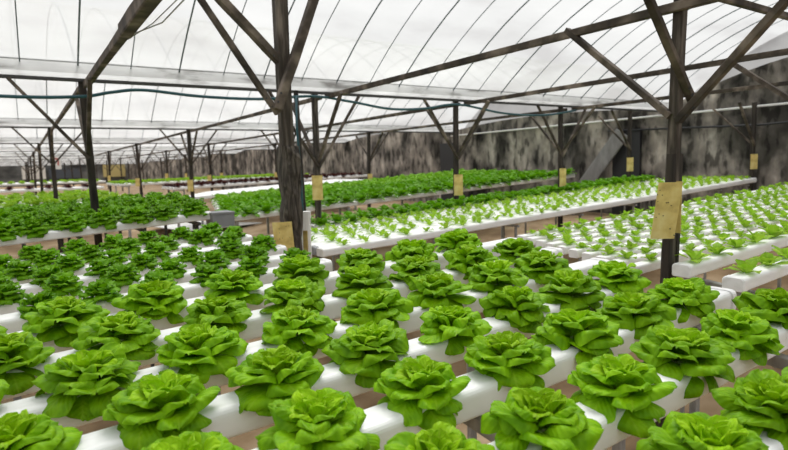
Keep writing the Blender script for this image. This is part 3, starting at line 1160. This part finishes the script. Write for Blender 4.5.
# ---- young pale bed behind the raised bed, far left
pz = lambda x, y: 1.12 + 0.02 * x
cnt = 0
for r in range(10):
    y = 7.7 + 0.5 * r
    zf = lambda x, y=y: pz(x, y)
    channel(-2.6, 1.35, y, zf, f'white pipe of the pale lettuce bed beyond the raised bed, {nth(r)} from the front', group='pale bed pipes', w=0.12, h=0.05)
    c = 0
    for i in range(20):
        x = -2.5 + 0.2 * i + 0.06 * (r % 2)
        if x > 1.3 or at_post(x, y, 0.15) or not in_view((x, y, pz(x, y)), 10, 20):
            continue
        if rp.random() < 0.28:
            continue
        plant('pale_lettuce', PAL[rp.randrange(4)], (x, y, pz(x, y) - 0.002), f'pale green lettuce, {nth(c)} from the left in the {nth(r)} row behind the raised bed', 'pale lettuces behind the raised bed', rp.uniform(1.2, 1.6))
        c += 1
frame('s', 'stand under the pale lettuce bed beyond the raised bed', (-2, -0.5, 1.1), 7.5, 12.1, pz, drop=0.05, lw=0.03, group='bench stands')


def far_bed(x0, x1, y0, rows, dy, zf, kind, protos, mtl, dx, word, where):
    pts = []
    for r in range(rows):
        y = y0 + dy * r
        channel(x0, x1, y, lambda x, y=y: zf(x, y), f'white pipe of {where}, {nth(r)} from its front', group='pipes of ' + where, w=0.12, h=0.05)
        c = 0
        x = x0 + 0.08
        while x < x1 - 0.05:
            if in_view((x, y, zf(x, y)), 5, 20) and not at_post(x, y, 0.16):
                plant(kind, protos[rp.randrange(len(protos))], (x, y, zf(x, y) - 0.002), f'{word}, {nth(c)} from left in the {nth(r)} row of {where}', 'lettuces of ' + where, rp.uniform(1.0, 1.25))
                c += 1
            x += dx
    frame('s', 'stand under ' + where, (x0 + 0.2, x1 - 0.2), y0, y0 + dy * (rows - 1), zf, drop=0.05, lw=0.03, group='bench stands')


far_bed(2.4, 6.6, 11.0, 4, 0.3, lambda x, y: 1.14 + 0.025 * x, 'red_lettuce', RED, 'red', 0.22, 'dark red lettuce', 'the dark red bed')
far_bed(-2.4, 1.6, 14.2, 3, 0.4, lambda x, y: 1.20 + 0.0 * x, 'red_lettuce', RED, 'red', 0.36, 'dark red lettuce', 'the far left red bed')
far_bed(1.9, 6.6, 14.0, 6, 0.42, lambda x, y: 1.22 + 0.012 * x, 'pale_lettuce', PAL, 'young', 0.24, 'yellow-green lettuce', 'the far yellow-green bed')
far_bed(-2.4, 2.2, 19.0, 6, 0.5, lambda x, y: 1.27, 'pale_lettuce', PAL, 'young', 0.27, 'yellow-green lettuce', 'the farthest left bed')

# ------------------------------------------------------------------ small things
# white standpipe beside the near post
q = MB()
q.tube([(0, 0, 0), (0, 0, 1.18)], 0.028, 14)
e = q.build('standpipe', M['white_pnt'], loc=(1.405, 3.05, ground_z(1.4, 3.05)), smooth=False)
q = MB()
q.tube([(0, 0, 1.17), (0, 0, 1.21)], 0.032, 14)
q.build('cap', M['white_pnt'], e)
tag(e, 'white plastic standpipe just right of the tall decayed post', 'pipe')
# white pipe along the concrete wall
q = MB()
q.tube([(WX - 0.05, 1.6, 2.06), (WX - 0.05, 8.5, 2.03)], 0.013, 8)
tag(q.build('wall_pipe', M['white_pnt'], smooth=True), 'thin white pipe fixed high along the stained concrete wall', 'pipe')
q = MB()
q.tube([(WX - 0.06, 1.6, 1.90), (WX - 0.09, 3.0, 1.84), (WX - 0.06, 5.0, 1.9)], 0.014, 6)
tag(q.build('wall_cable', M['black'], smooth=True), 'black cable sagging across the stained concrete wall', 'cable')
# leaning plank and dark doorway
q = MB()
q.bar((WX - 0.30, 5.55, ground_z(6.8, 5.5)), (WX - 0.10, 4.74, 1.86), 0.05, 0.20)
tag(q.build('leaning_plank', M['grey_plank']), 'broad grey plank leaning against the stained concrete wall', 'plank')
q = MB()
q.box((WX - 0.02, 4.72, 1.25), (0.05, 0.42, 1.3))
o = struct(q.build('door_1', M['black']))
q = MB()
q.box((WX - 0.02, 8.6, 1.25), (0.05, 0.5, 1.3))
struct(q.build('door_2', M['black']))
# far left: signs and boards
q = MB()
q.box((0, 0, 0), (0.20, 0.03, 0.34))
q.box((-0.24, 0.03, 0.12), (0.56, 0.03, 0.03), mi=0)
e = q.build('notice_board', M['white_pnt'], loc=(0.88, 17.0, 1.80))
q = MB()
q.box((0, -0.02, 0.1), (0.10, 0.02, 0.03))
q.box((0.035, -0.02, 0.02), (0.03, 0.02, 0.18))
q.build('red_mark', M['red_pnt'], e)
tag(e, 'small white notice board with a red mark on a far left post', 'notice')
for nm, x, w, h, mt_, lb in (('yellow_board', 6.1, 1.5, 0.9, 'yellow_pnt', 'yellowish board standing at the far back wall'),
                             ('slate_board', 2.9, 2.0, 0.7, 'blue_pnt', 'dark slate board standing at the far back wall'),
                             ('white_board', 1.0, 1.4, 0.9, 'white_pnt', 'white board standing at the far back wall')):
    q = MB()
    q.box((0, 0, h / 2), (w, 0.08, h))
    e = q.build(nm, M[mt_], loc=(x, 46.8, 1.2))
    for sx in (-1, 1):
        q = MB()
        q.box((sx * w * 0.4, 0, -0.25), (0.08, 0.08, 0.5))
        q.build('leg', M['rail'], e)
    tag(e, lb, 'board')
